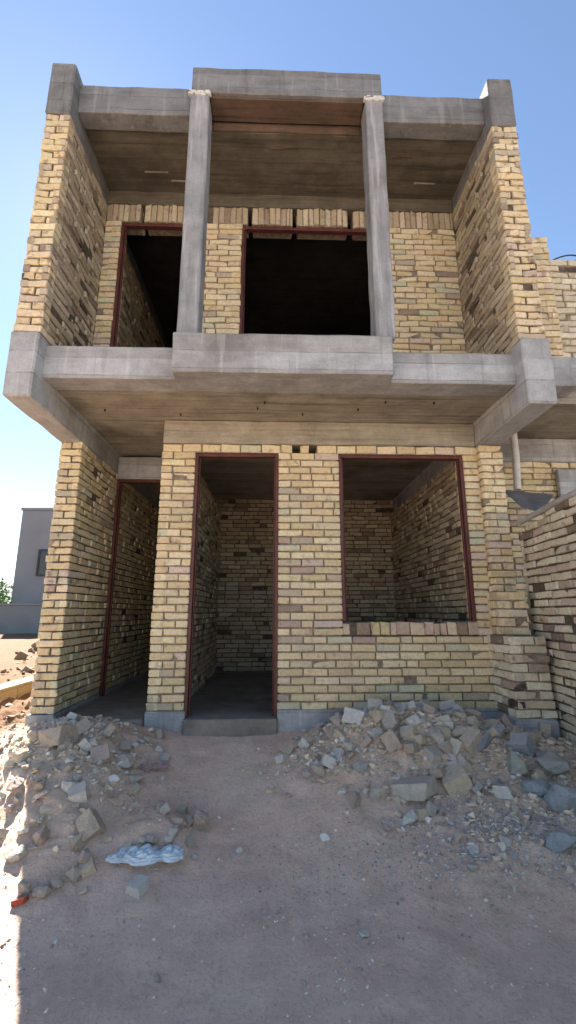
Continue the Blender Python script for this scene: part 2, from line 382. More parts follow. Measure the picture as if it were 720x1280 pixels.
# foundations and floors
def part(o, lab): o['label'] = lab; return o
slab('foundation', -2.02, -1.79, 3.985, 7.2, -.3, .13, CON, H, seed=1)
slab('foundation', -1.06, -.73, 3.985, 4.22, -.3, .15, CON, H, seed=2)
slab('foundation', .03, 2.16, 3.975, 4.22, -.3, .16, CON, H, .005, seed=3)
slab('threshold', -.735, .035, 3.93, 4.22, -.3, .1, FLR, H, .006, .014, seed=4)
slab('threshold', -1.785, -1.065, 3.93, 4.95, -.3, .1, FLR, H, .008, .02, seed=5)
slab('floor', -1.79, 1.93, 4.2, 7.19, -.28, .085, FLR, H, .006, .0, seed=6)
# ground floor walls
wall_y('side_wall', XL, XLi, 4.0, 7.2, .13, 2.5, H, 'lr', pal=PAL, rough=1.5, skip=.004)
GD = (-.745, .035, .0, 2.415); GW = (.6, 1.79, .875, 2.415)
wall_x('front_wall', -1.05, 1.93, 4.0, 4.2, .15, 2.415, H, [GD, (GW[0], GW[1], GW[2]-.125, GW[3])], pal=PAL, rough=1.1, ends=(1, 0), back=True)
wall_x('lintel_course', -1.05, 1.93, 4.0, 4.2, 2.415, 2.495, H, [(.16, .24, 2.416, 2.494), (.32, .40, 2.416, 2.494)], bl=.19, ch=.08, rough=1.3)
# sill of upright bricks
mb = MB(); core(mb, 'x', GW[0], GW[1], 4.0, 4.2, .75, .86)
PALS = [((.62, .52, .36), 5), ((.58, .44, .34), 4), ((.55, .47, .27), 3), ((.3, .22, .16), 1)]
u = GW[0]
while u < GW[1]-.04:
    l = rnd.choice([.085, .1, .12, .06]); e = min(GW[1], u+l)
    top = .865+rnd.uniform(-.02, .004)
    for O, U, N, a, b in (((0, 3.995, 0), (1, 0, 0), (0, -1, 0), u+.003, e-.003),):
        brick(mb, Vector(O), Vector(U), Vector(N), a, b, .757, top, .19, 1.6, pick(PALS))
    u = e
link('sill', mb.mesh('sill'), [BR, MO], H)
# broken pier right of the window and its corbelled foot
wall_x('pier', 1.93, 2.14, 3.94, 4.2, 1.12, 2.49, H, rough=1.7, ends=(1, 0), tooth=.012)
wall_x('pier', 1.90, 2.13, 3.80, 4.19, .76, 1.12, H, rough=2.0, ends=(1, 0), tooth=.015)
wall_x('pier', 1.87, 2.17, 3.64, 4.18, .15, .76, H, rough=2.2, ends=(1, 0), tooth=.02, pal=PALD)
slab('foundation', 1.85, 2.19, 3.62, 3.97, -.3, .15, CON, H, .01, .02, seed=8)
# rooms
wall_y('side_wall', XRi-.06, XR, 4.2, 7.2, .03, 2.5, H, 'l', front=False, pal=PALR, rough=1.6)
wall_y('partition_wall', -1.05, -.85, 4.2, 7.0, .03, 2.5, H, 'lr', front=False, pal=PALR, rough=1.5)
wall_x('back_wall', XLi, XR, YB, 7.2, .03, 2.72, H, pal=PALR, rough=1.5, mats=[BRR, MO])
frame('door_frame', GD[0], GD[1], 4.045, .1, 2.41, H, bottom=False)
frame('window_frame', GW[0], GW[1], 4.045, .872, 2.41, H, bottom=False)
frame('door_frame', -1.8, -1.06, 5.0, .1, 2.43, H, bottom=False)
slab('lintel', -1.8, -1.05, 4.96, 5.12, 2.435, 2.7, CON, H, seed=9)
# frame of the first floor
slab('floor_slab', XLi, XRi, 3.22, 7.2, 2.735, 3.0, SOF, H, .006, .0, seed=10)
slab('beam', -1.05, XRi, 3.99, 4.21, 2.5, 2.73, SOF, H, .005, seed=11)
slab('beam', XLi-.005, -.775, 3.2, 3.42, 2.72, 2.995, CON, H, .005, seed=12)
slab('beam', .895, XRi+.005, 3.2, 3.42, 2.72, 2.985, CON, H, .005, seed=13)
slab('beam', -.785, .905, 3.07, 3.40, 2.715, 3.045, CON, H, .006, seed=14)
slab('cantilever_beam', XL-.01, XLi, TIP-.02, 7.2, 2.5, 3.04, CONY, H, .006, .012, seed=15)
slab('cantilever_beam', XRi, XR+.01, TIP-.03, 7.2, 2.5, 3.05, CONY, H, .006, .012, seed=16)
# first floor walls
wall_y('side_wall', XL, XLi, TIP, 7.2, 3.04, 5.17, H, 'lr', rough=1.6, skip=.012)
wall_y('side_wall', XRi, XR, TIP, 7.2, 3.05, 5.2, H, 'lr', rough=1.7, skip=.012)
UD = (-1.64, -.93, 2.9, 4.99); UW = (-.37, 1.04, 3.58, 4.98)
wall_x('front_wall', XLi, UD[0], 4.0, 4.2, 3.0, 4.985, H, rough=1.4, back=True, ends=(0, 1))
wall_x('front_wall', UD[1], UW[0], 4.0, 4.2, 3.0, 4.985, H, rough=1.4, back=True, ends=(1, 1))
wall_x('front_wall', UW[1], XRi, 4.0, 4.2, 3.0, 4.985, H, rough=1.4, back=True, ends=(1, 0))
wall_x('parapet', UW[0], UW[1], 4.004, 4.196, 3.0, 3.585, H, rough=1.4, back=True)
wall_x('lintel_course', XLi, XRi, 4.0, 4.2, 4.99, 5.2, H, [(a, a+.05, 4.99, 5.2) for a in (-1.45, -1.0, -.31, .17, .78)], bl=.062, ch=.21, rough=1.6, joint=.008, pal=PALR)
frame('door_frame', UD[0], UD[1], 4.045, 3.0, 4.98, H, bottom=False)
frame('window_frame', UW[0], UW[1], 4.045, 3.585, 4.975, H)
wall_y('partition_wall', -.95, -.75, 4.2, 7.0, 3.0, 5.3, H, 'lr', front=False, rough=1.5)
wall_x('back_wall', XLi, XRi, YB, 7.2, 2.98, 5.365, H, rough=1.5, pal=[((.16, .12, .08), 3), ((.1, .075, .05), 2)], mats=[BRR, MO])  # bricks coloured near black to paint in the shade of the room
slab('shaded_ceiling', XLi, XRi, 4.2, 7.0, 5.335, 5.36, CEI, H, .003, 0, seed=50)  # thin sheet added under the roof slab, shade put into its colour
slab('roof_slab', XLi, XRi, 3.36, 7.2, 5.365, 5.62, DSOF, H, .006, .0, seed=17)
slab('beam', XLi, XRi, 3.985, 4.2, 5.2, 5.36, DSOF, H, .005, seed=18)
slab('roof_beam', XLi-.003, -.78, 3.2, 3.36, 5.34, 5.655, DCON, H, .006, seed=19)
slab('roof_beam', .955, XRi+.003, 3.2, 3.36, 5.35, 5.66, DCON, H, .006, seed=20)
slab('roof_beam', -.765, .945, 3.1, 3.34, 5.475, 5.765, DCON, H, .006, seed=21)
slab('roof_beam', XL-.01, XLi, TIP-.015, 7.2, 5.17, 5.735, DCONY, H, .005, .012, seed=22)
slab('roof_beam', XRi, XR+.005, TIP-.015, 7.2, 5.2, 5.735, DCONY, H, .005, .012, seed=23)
slab('formwork_board', -.60, .78, 3.13, 3.325, 5.45, 5.472, WOOD, H, .003, .003, seed=24)
slab('formwork_board', -.60, .78, 3.345, 3.362, 5.37, 5.47, WOOD, H, .003, .002, seed=25)
slab('column', -.77, -.605, 3.1, 3.3, 3.05, 5.473, CONV, H, .006, .01, seed=26)
slab('column', .79, .945, 3.1, 3.3, 3.05, 5.473, CONV, H, .006, .01, seed=27)
# crumbling casting seams at the column heads, nail stubs and stuck board strips on the soffits
def hull(pts, name):
    bm = bmesh.new()
    for p in pts: bm.verts.new(p)
    bmesh.ops.convex_hull(bm, input=bm.verts[:])
    for v in [v for v in bm.verts if not v.link_faces]: bm.verts.remove(v)
    me = bpy.data.meshes.new(name); bm.to_mesh(me); bm.free(); return me
STEEL = plain_mat('rusty_bar', (.03, .025, .025), .7, .4, .3, 20)
PALE = plain_mat('pale_mortar', (.5, .5, .47), .95, 0, .3, 30)
for cx, w2 in ((-.688, .085), (.868, .08)):
    mb = MB()
    for k in range(26):
        x = cx+rnd.uniform(-w2, w2); z = 5.47+rnd.uniform(-.03, .012); s = rnd.uniform(.008, .022)
        mb.box(x-s, x+s, 3.088+rnd.uniform(0, .006), 3.12, z-s*.5, z+s*.5)
    link('casting_seam', mb.mesh('casting_seam'), PALE, H)
for k in range(9):
    x = rnd.uniform(-1.6, 1.5); y = rnd.uniform(3.45, 3.9); l = rnd.uniform(.06, .3)
    mb = MB(); mb.box(x, x+l, y, y+rnd.uniform(.008, .02), 5.352, 5.368); link('board_strip', mb.mesh('board_strip'), SOF if k % 2 else WOOD, H)
for k in range(8):
    x = rnd.uniform(-1.6, 1.7); y = rnd.uniform(3.45, 3.9); mb = MB(); mb.box(x, x+.012, y, y+.012, 2.715, 2.74); link('nail_stub', mb.mesh('nail_stub'), STEEL, H)

# ------------------------------------------------------------------ neighbouring house at the right
NH = thing('neighbouring_house', 'unfinished brick house joined to the right side, seen only in part', 'house', (3.5, 4.5, -.1))
wall_x('front_wall', 2.16, 2.63, 3.6, 3.8, 3.17, 4.52, NH, rough=1.6, ends=(0, 1))
wall_x('front_wall', 2.63, 6.5, 3.64, 3.84, 3.17, 4.3, NH, rough=1.8, pal=PALD)
slab('beam', 2.3, 2.68, 3.5, 3.72, 2.88, 3.16, CONY, NH, .006, .012, seed=30)
slab('floor_slab', 2.2, 6.5, 3.725, 7.2, 2.82, 3.16, SOF, NH, .006, 0, seed=31)
slab('beam', 2.18, 6.5, 4.55, 4.75, 2.55, 2.815, CON, NH, .005, seed=32)
wall_x('front_wall', 2.17, 6.5, 4.57, 4.75, 0, 2.55, NH, rough=1.6, pal=PAL)
slab('plaster_panel', 3.03, 3.6, 4.5, 4.55, -.1, 2.45, CON, NH, .004, seed=33)
PVC = plain_mat('pale_pipe', (.55, .53, .47), .5, 0, .15, 20)
def tube(name, pts, r, material, parent=None, res=10, cyc=False):
    cu = bpy.data.curves.new(name, 'CURVE'); cu.dimensions = '3D'; cu.bevel_depth = r; cu.bevel_resolution = max(1, res//4)
    cu.use_fill_caps = True
    sp = cu.splines.new('POLY'); sp.points.add(len(pts)-1)
    for p, q in zip(sp.points, pts): p.co = (*q, 1)
    tmp = bpy.data.objects.new(name, cu); C.objects.link(tmp); dg = bpy.context.evaluated_depsgraph_get()
    me = bpy.data.meshes.new_from_object(tmp.evaluated_get(dg)); bpy.data.objects.remove(tmp)
    me.polygons.foreach_set('use_smooth', [True]*len(me.polygons))
    return link(name, me, material, parent)
p0, p1 = atY(642, 546, 4.3), atY(648, 612, 4.3)
tube('drain_pipe', [(p0.x, 4.3, 2.82), (p0.x, 4.3, 2.5), (p1.x-.01, 4.3, p1.z)], .036, PVC, NH)
# sheet iron and pole at the right
SHEET = plain_mat('dull_sheet_iron', (.16, .16, .165), .6, .3, .3, 8)
a, b, c, d = atY(628, 612, 4.2), atY(692, 618, 4.2), atY(678, 640, 3.75), atY(652, 634, 3.85)
th = Vector((0, 0, .006)); bmx = MB()
n = 8; top = []
for i in range(n+1):
    for k in range(n+1):
        u, v = i/n, k/n; p = a.lerp(b, u).lerp(d.lerp(c, u), v); p = p+Vector((0, 0, .003*math.sin(u*9)+.004*noise.noise(p*9))); top.append(p)
vs_ = top+[p-th for p in top]; M_ = (n+1)**2
fs = []
for i in range(n):
    for k in range(n):
        q = (i*(n+1)+k, i*(n+1)+k+1, (i+1)*(n+1)+k+1, (i+1)*(n+1)+k); fs.append(q); fs.append(tuple(M_+z for z in q[::-1]))
for i in range(n):
    for e in ((i, i+1), (n*(n+1)+i+1, n*(n+1)+i), ((i+1)*(n+1), i*(n+1)), (i*(n+1)+n, (i+1)*(n+1)+n)):
        fs.append((e[0], e[1], M_+e[1], M_+e[0]))
bmx.add(vs_, fs)
tag(link('metal_sheet', bmx.mesh('metal_sheet'), SHEET), 'dull grey sheet of iron lying over the gap under the pale drain pipe', 'metal sheet')
POLE = plain_mat('weathered_pole', (.36, .35, .34), .7, 0, .3, 14)
p0 = atY(650, 653, 3.9); p1 = atY(722, 615, 3.05); p1 = p0+(p1-p0)*1.25
tag(tube('pole', [p0, p0.lerp(p1, .5)+Vector((0, 0, .004)), p1], .026, POLE), 'pale weathered round pole resting along the top of the right brick yard wall', 'pole')
c0 = Vector((2.95, 3.74, 4.27)); arc = [c0+Vector((-.28*math.cos(t), 0.02*math.sin(3*t), .16*math.sin(t))) for t in np.linspace(.05, 3.1, 22)]
tag(tube('steel_cable', [tuple(p) for p in arc], .007, STEEL), 'dark bent cable arching over the top of the neighbouring brick wall', 'cable')
for k, dz in enumerate((0, .05)):
    p = Vector((2.80+dz, 3.7, 4.28)); tag(tube('steel_bar', [tuple(p), (p.x+.36, p.y+.02, 4.45+dz*.6), (p.x+.9, p.y, 4.75+dz)], .005, STEEL),
        'thin dark reinforcing bar slanting up from the neighbouring brick wall at the right edge', 'steel bar', 'bars on the neighbouring wall')

# yard wall: stepped, running towards the street
YW = thing('yard_wall', 'rough half height brick yard wall with black stained bricks at the right edge', 'wall', (2.2, 3.5, -.2))
mb = MB(); Lw = 2.4; ang = R(4.5)
U = Vector((-math.sin(ang), -math.cos(ang), 0)); N = Vector((-math.cos(ang), math.sin(ang), 0)); O = Vector((2.235, 3.97, 0))
topz = lambda u: 1.64+.17*min(1, u/.9)
brick_face(mb, O, U, N, Lw, -.12, 1.84, (), PALD, 1.9, depth=.06, skip=.04, joint=.013, zfun=lambda u, z: z < topz(u+.08)-.02+.09*noise.noise(Vector((u*6, 1, 0))))
for k in range(12):
    a = k*Lw/12; b = a+Lw/12; zt = topz(a)-.09
    q = [O+U*(a)-N*.016, O+U*b-N*.016, O+U*b-N*.2, O+U*a-N*.2]
    vs_ = [p+Vector((0, 0, -.3)) for p in q]+[p+Vector((0, 0, zt)) for p in q]
    mb.add(vs_, [(0, 1, 5, 4), (1, 2, 6, 5), (2, 3, 7, 6), (3, 0, 4, 7), (4, 5, 6, 7), (3, 2, 1, 0)], (1, 1, 1), 1)
brick_face(mb, O-N*.2, N, -U, .2, -.12, 1.66, (), PALD, 2., depth=.06)
link('brickwork', mb.mesh('brickwork'), [BRR, MO], YW)

# ------------------------------------------------------------------ far left: kerb wall, boundary wall, grey house, bush, hills
mb = MB(); PALK = [((.42, .29, .15), 3), ((.38, .27, .14), 2)]
core(mb, 'y', 4.15, 6.6, -2.9, -2.7, -.4, .17)
brick_face(mb, (-2.7, 4.15, 0), (0, 1, 0), (1, 0, 0), 2.4, -.25, .18, (), PALK, 1., bl=.4, ch=.2)
brick_face(mb, (-2.9, 4.15, 0), (1, 0, 0), (0, -1, 0), .2, -.25, .18, (), PALK, 1., bl=.4, ch=.2)
mb.box(-2.905, -2.695, 4.14, 6.6, .182, .205, (.4, .3, .17), 0)
tag(link('low_block_wall', mb.mesh('low_block_wall'), [BR, MO]), 'low sunlit tan block wall on the ground beside the left corner of the house', 'wall')
GREYR = plain_mat('grey_render', (.2, .215, .235), .9, 0, .12, .6, .05); GREYD = plain_mat('grey_blockwork', (.19, .21, .22), .9, 0, .15, .8, .05)
BWt = thing('boundary_wall', 'long grey rendered boundary wall behind the rubble on the left', 'wall', (-12, 18, -.3))
slab('wall', -30, -4.0, 18, 18.25, -.5, 1.2, GREYD, BWt, .0, .02, 3, 40); slab('coping', -30, -3.98, 17.96, 18.29, 1.2, 1.28, GREYR, BWt, 0, .01, 3, 41)
GH = thing('grey_house', 'plain grey rendered flat roofed house far behind on the left', 'house', (-8, 22, -.3))
gx0 = atY(28, 640, 20).x; gz = atY(40, 638, 20).z
slab('wall', gx0, -4.5, 20, 27, -.4, gz, GREYR, GH, 0, .02, 3, 42)
slab('parapet', gx0-.05, -4.45, 19.95, 27.05, gz, gz+.12, GREYR, GH, 0, .01, 3, 43)
wx = atY(50, 700, 20); mb = MB(); mb.box(wx.x, wx.x+1.0, 19.96, 20.02, atY(50, 718, 20).z, atY(50, 689, 20).z)
wn = link('window', mb.mesh('window'), plain_mat('dark_glass', (.03, .035, .04), .2), GH)
mb = MB(); z0, z1 = atY(50, 718, 20).z, atY(50, 689, 20).z
mb.box(wx.x-.08, wx.x, 19.93, 20, z0-.08, z1+.08); mb.box(wx.x+1, wx.x+1.08, 19.93, 20, z0-.08, z1+.08); mb.box(wx.x, wx.x+1, 19.93, 20, z1, z1+.08); mb.box(wx.x, wx.x+1, 19.93, 20, z0-.08, z0)
link('frame', mb.mesh('frame'), plain_mat('black_frame', (.02, .02, .02), .5), wn)
# hills
hv = []; hf = []; n = 90
for i in range(n+1):
    a = R(-75)+R(150)*i/n
    for k in range(7):
        rr = 320+k*45; e = math.sin(k/6*math.pi/2); p = Vector((math.sin(a)*3.5, 7.7, 0))
        hh = (34+9*noise.noise(p)+4*noise.noise(p*3.1))*e
        hv.append((math.sin(a)*rr, math.cos(a)*rr, hh-1))
for i in range(n):
    for k in range(6): q = i*7+k; hf.append((q, q+7, q+8, q+1))
me = bpy.data.meshes.new('hills'); me.from_pydata(hv, [], hf)
tag(link('hills', me, plain_mat('dry_scrub_hill', (.1, .12, .11), .95, 0, .25, .03)), kind='structure')
LEAF = attr_mat('leaf_green', .7, 5)
def bush(name, loc, rx, rz, n, label):
    t = thing(name, label, 'bush', loc); mb = MB(); r2 = random.Random(int(loc[0]*10))
    cl = [Vector((r2.uniform(-.8, .8)*rx, r2.uniform(-.6, .6)*rx, r2.uniform(.25, .85)*rz)) for _ in range(12)]
    for k in range(n):
        c = r2.choice(cl); d = Vector((r2.gauss(0, 1), r2.gauss(0, 1), r2.gauss(0, 1))).normalized()*r2.uniform(.5, 1)*rx*.38
        p = c+d; p.z = max(.05, p.z)
        a = Vector((r2.gauss(0, 1), r2.gauss(0, 1), r2.gauss(0, .6))).normalized(); b = a.cross(Vector((r2.gauss(0, 1), r2.gauss(0, 1), r2.gauss(0, 1)))).normalized()
        s = r2.uniform(.05, .1); g_ = r2.uniform(.7, 1.3); col = (.11*g_, .2*g_, .04*g_)
        P = Vector(loc)+p; mb.add([P-a*s, P-b*s*.45, P+a*s, P+b*s*.45], [(0, 1, 2, 3)], col)
    link('foliage', mb.mesh('foliage'), LEAF, t)
    tube('stem', [loc, (loc[0], loc[1], loc[2]+rz*.6)], .05, WOOD, t)
bush('leafy_bush', (-13.0, 20.5, -.3), 1.8, 2.7, 3500, 'bright green bush showing above the grey boundary wall on the left')
bush('leafy_bush', (-15.6, 21.0, -.3), 1.6, 2.1, 2500, 'second green bush further left behind the grey boundary wall')

# ------------------------------------------------------------------ rubble
STONE = [((.62, .53, .41), 8), ((.70, .62, .49), 6), ((.52, .42, .33), 6), ((.58, .46, .37), 4), ((.64, .54, .38), 6), ((.72, .69, .62), 4), ((.46, .45, .43), 1.5)]
rock_mat_cache = {}
def rock_mat(col):
    key = tuple(round(c, 2) for c in col)
    if key not in rock_mat_cache:
        mt, t, n, b = mat('broken_stone'); co = ocoords(t); w_ = noi(t, co, 2.6, 8, .7); fi = noi(t, co, 14, 5, .75)
        c = ramp(t, w_, [(.32, tuple(q*.75 for q in col)), (.55, col), (.75, tuple(min(.75, q*1.15) for q in col))]).outputs[0]
        c = mix(t, .6, c, ramp(t, fi, [(.35, (.72, .7, .67)), (.6, (1, 1, 1))]).outputs[0], 'MULTIPLY')
        g2 = t.nodes.new('ShaderNodeNewGeometry'); sx = t.nodes.new('ShaderNodeSeparateXYZ')
        t.links.new(g2.outputs['Normal'], sx.inputs[0])
        dust = ramp(t, sx.outputs[2], [(.35, (0, 0, 0)), (.95, (.4, .4, .4))]).outputs[0]
        c = mix(t, dust, c, (.52, .45, .38))
        t.links.new(c, b.inputs['Base Color']); b.inputs['Roughness'].default_value = .93; b.inputs['Specular IOR Level'].default_value = .2
        bump(t, b, fi, .6, .03); rock_mat_cache[key] = mt
    return rock_mat_cache[key]
def rock_mesh(seed, kind='lump'):
    r2 = random.Random(seed); bm = bmesh.new()
    if kind == 'lump':
        el = (r2.uniform(.8, 1.2), r2.uniform(.6, .95), r2.uniform(.5, .8))
        for _ in range(15):
            d = Vector((r2.gauss(0, 1), r2.gauss(0, 1), r2.gauss(0, 1))).normalized()*r2.uniform(.85, 1.05)
            bm.verts.new((d.x*el[0], d.y*el[1], d.z*el[2]))
    else:   # broken brick or block: box with one end snapped off
        sx, sy, sz = {'brick': (1.0, .62, .36), 'block': (1, .8, .62)}[kind]
        for x in (-1, 1):
            for y in (-1, 1):
                for z in (-1, 1):
                    sn = r2.uniform(.35, .95) if x > 0 else 1
                    bm.verts.new((x*sx*sn, y*sy*r2.uniform(.93, 1), z*sz*r2.uniform(.93, 1)))
        bm.verts.new((sx*r2.uniform(.7, 1), r2.uniform(-.3, .3), r2.uniform(-.1, .1)))
    bmesh.ops.convex_hull(bm, input=bm.verts[:])
    for v in [v for v in bm.verts if not v.link_faces]: bm.verts.remove(v)
    bmesh.ops.bevel(bm, geom=bm.edges[:], offset=.03, segments=1, affect='EDGES')
    bmesh.ops.triangulate(bm, faces=bm.faces[:])
    bmesh.ops.subdivide_edges(bm, edges=[e for e in bm.edges if e.calc_length() > .4], cuts=3)
    for v in bm.verts:
        p = v.co*2.3+Vector((seed, 0, 0)); v.co += v.co.normalized()*(noise.fractal(p, 1, 2, 3)*.08+noise.noise(v.co*7+Vector((0, seed, 0)))*.035)
    me = bpy.data.meshes.new('rubble'); bm.to_mesh(me); bm.free(); return me
protos = {k: [rock_mesh(i*7+j, k) for j in range(9)] for i, k in enumerate(('lump', 'brick', 'block'))}
def put_rock(name, p, size, label, cat, kind='lump', col=None, group=None, flat=.4, rot=None, sink=.36):
    me = rnd.choice(protos[kind]).copy()
    me.materials.append(rock_mat(col or pick([(c, w_) for c, w_ in STONE]) if col else rock_mat_pick()))if False else None
    mt = rock_mat(col) if col else rock_mat(rnd.choice(STONE)[0])
    me.materials.append(mt)
    o = bpy.data.objects.new(name, me); C.objects.link(o)
    s = size/2; o.scale = (s, s, s*rnd.uniform(.85, 1.1))
    o.rotation_euler = rot or (rnd.gauss(0, flat), rnd.gauss(0, flat), rnd.uniform(0, 6.28))
    o.location = (p[0], p[1], ground_z(p[0], p[1])+s*.5*(1-sink)); return tag(o, label, cat, group)
# rocks one can point to: px, py (photo), width m, kind, colour, label
W_ = (.72, .69, .62); GR = (.57, .53, .46); YL = (.66, .58, .43); PK = (.52, .41, .34); BL = (.36, .41, .44); TN = (.54, .46, .36)
named = [
 (444, 903, .15, 'block', W_, 'pale squarish block tilted against the plinth, highest of the right heap'),
 (405, 906, .13, 'brick', GR, 'grey half brick lying flat at the foot of the plinth right of the doorway'),
 (385, 905, .09, 'brick', GR, 'small grey broken block nearest the doorway at the plinth foot'),
 (487, 908, .12, 'block', GR, 'grey block standing by the plinth between the pale block and the white cube'),
 (516, 909, .11, 'block', W_, 'white cubic stone standing against the plinth under the window'),
 (560, 910, .08, 'block', W_, 'small white upright cube on the crest of the right heap under the window edge'),
 (545, 925, .17, 'lump', GR, 'large grey rounded lump below the white cube on the right heap'),
 (470, 923, .08, 'block', W_, 'small white stone in the cluster just below the plinth blocks'),
 (488, 925, .08, 'block', W_, 'small white stone right beside its twin below the plinth blocks'),
 (543, 950, .11, 'block', GR, 'greyish block in the middle of the crest of the right heap'),
 (472, 997, .15, 'lump', GR, 'upright pointed grey slab in the middle of the right heap'),
 (520, 997, .24, 'brick', GR, 'long flat broken grey block in the centre of the right heap'),
 (568, 983, .16, 'block', YL, 'cream yellow broken block standing right of the long flat grey block'),
 (574, 972, .10, 'brick', YL, 'half yellow brick leaning on the cream block'),
 (630, 994, .11, 'block', W_, 'bright white block standing alone right of the cream block'),
 (540, 1018, .12, 'lump', GR, 'grey lump just below the long flat broken block'),
 (512, 1030, .11, 'lump', W_, 'pale angular stone below the pointed grey slab'),
 (525, 1022, .08, 'block', YL, 'small yellowish stone touching the pale angular stone'),
 (410, 955, .10, 'block', W_, 'pale stone on the left slope of the right heap'),
 (395, 962, .09, 'lump', W_, 'pale stone lower left neighbour on the left slope of the right heap'),
 (382, 970, .09, 'lump', GR, 'roundish stone at the left end of the right heap beside the path'),
 (352, 952, .08, 'block', W_, 'white stone at the very left edge of the right heap'),
 (438, 948, .08, 'lump', PK, 'brownish stone between the left slope and centre of the right heap'),
 (655, 940, .15, 'block', BL, 'blue grey block below the broken brick pier, left of the greenish boulder'),
 (618, 918, .16, 'lump', BL, 'dusty blue grey lump close under the plinth at the foot of the brick pier'),
 (700, 1060, .17, 'lump', BL, 'bluish stone at the right edge below the tall bluish boulder'),
 (592, 1065, .07, 'lump', W_, 'white pebble shaped stone at the lower edge of the gravel patch'),
 (632, 1055, .07, 'lump', W_, 'white flat stone on top of the gravel patch'),
 (591, 1086, .07, 'lump', GR, 'round pale stone left of the gravel patch bottom'),
 (455, 1171, .05, 'lump', W_, 'small pale stone lying on the bare earth below the right heap'),
 (670, 990, .20, 'lump', BL, 'large blue grey boulder left of the corner by the yard wall'),
 (640, 962, .22, 'lump', (.38, .4, .34), 'greenish grey boulder at the foot of the broken brick pier'),
 (690, 965, .26, 'lump', (.34, .36, .34), 'big grey boulder against the foot of the yard wall'),
 (712, 1010, .26, 'lump', BL, 'tall bluish boulder cut by the right edge of the picture'),
 (600, 935, .18, 'lump', (.33, .35, .38), 'bluish flattened stone right below the window corner'),
 (70, 928, .18, 'block', TN, 'large tan block on the top of the left heap'),
 (100, 915, .14, 'block', GR, 'grey block behind the tan block on the top of the left heap'),
 (45, 925, .14, 'lump', TN, 'tan lump at the left shoulder of the left heap'),
 (155, 957, .16, 'lump', GR, 'round grey boulder on the dark earth between the left heap and the pillar'),
 (200, 938, .07, 'block', W_, 'small white stone below the brick pillar'),
 (85, 963, .09, 'lump', TN, 'tan stone in the upper middle of the left heap'),
 (85, 988, .09, 'block', W_, 'whitish stone in the middle of the left heap'),
 (52, 998, .10, 'lump', W_, 'whitish angular stone on the left slope of the left heap'),
 (112, 1040, .15, 'block', TN, 'angular tan block in the lower middle of the left heap'),
 (102, 1062, .14, 'lump', TN, 'round tan lump just below the angular tan block'),
 (106, 1078, .10, 'lump', PK, 'smaller brownish lump under the round tan lump'),
 (55, 1052, .12, 'lump', PK, 'brown lump at the lower left of the left heap'),
 (225, 1030, .12, 'lump', PK, 'brown lump at the left of the small pile by the path'),
 (252, 1033, .15, 'lump', PK, 'largest reddish grey rock of the small pile by the path'),
 (218, 1048, .10, 'lump', GR, 'grey lump in front of the small pile by the path'),
 (238, 1058, .09, 'lump', TN, 'tan lump right of the pale blue bag'),
 (170, 1114, .09, 'block', W_, 'single pale cubic stone alone on the earth below the blue bag'),
 (92, 1100, .10, 'lump', TN, 'tan stone at the bottom edge of the left heap'),
 (72, 1107, .08, 'lump', TN, 'small tan stone left of the bottom edge of the left heap'),
 (52, 1118, .08, 'lump', TN, 'small stone at the lowest left tip of the left heap'),
 (30, 1115, .09, 'lump', TN, 'tan lump in the sunlight edge at the bottom left of the left heap'),
 (25, 1130, .06, 'brick', (.5, .1, .06), 'small bright red brick fragment at the bottom left'),
 (197, 1226, .035, 'lump', PK, 'lone dark pebble on the path near the bottom of the picture'),
 (299, 1066, .04, 'lump', W_, 'little white pebble on the path right of the small pile'),
]
for px, py, sz, kind, col, lab in named:
    p = at(px, py); p.y = min(p.y, 3.965-sz*.45) if p.x > -2 else p.y
    put_rock('rubble_stone' if kind == 'lump' else 'rubble_block', p, sz*1.05, lab, 'stone' if kind == 'lump' else 'block', kind, col)
def scatter(n, cx, cy, sx, sy, smin, smax, label, cat, group, kinds=('lump', 'lump', 'brick', 'block'), cond=None, cols=None):
    k = 0
    while k < n:
        x, y = rnd.gauss(cx, sx), rnd.gauss(cy, sy)
        if y > 3.9 or y < 1.7 or (cond and not cond(x, y)): continue
        kind = rnd.choice(kinds); put_rock('rubble_stone', (x, y), smin+(smax-smin)*rnd.random()**2.2, label, cat, kind, rnd.choice(cols) if cols else None, group=group, flat=.6, sink=.45); k += 1
scatter(135, 1.1, 3.5, .48, .24, .045, .16, 'one of the small angular grey stones strewn over the right rubble heap', 'stone', 'small stones of the right rubble heap', cond=lambda x, y: .1 < x < 2.1 and y < 3.85)
scatter(75, -1.4, 3.2, .32, .38, .045, .15, 'one of the small tan stones strewn over the left rubble heap', 'stone', 'small stones of the left rubble heap', cond=lambda x, y: -2.2 < x < -.75, cols=[TN, TN, PK, GR, W_, YL])
scatter(16, -.62, 2.75, .12, .12, .03, .075, 'one of the little brown stones of the small pile beside the pale blue bag', 'stone', 'little stones by the blue bag', cols=[PK, TN, GR])
scatter(40, -3.1, 5.2, .6, 1.1, .06, .2, 'one of the sunlit tan stones on the waste ground left of the house', 'stone', 'sunlit stones left of the house', cols=[TN, YL, W_], cond=None) if False else None
k = 0
while k < 45:
    x, y = -2.2-abs(rnd.gauss(0, 1.6)), rnd.uniform(3.2, 11)
    if -3.3 < x < -2.0 and y < 6.7: continue
    put_rock('rubble_stone', (x, y), rnd.uniform(.08, .24), 'one of the sunlit tan lumps on the waste ground left of the house', 'stone', rnd.choice(['lump', 'block']), rnd.choice([(.3, .23, .16), (.36, .29, .2), (.26, .2, .15)]), 'sunlit lumps left of the house', .5); k += 1

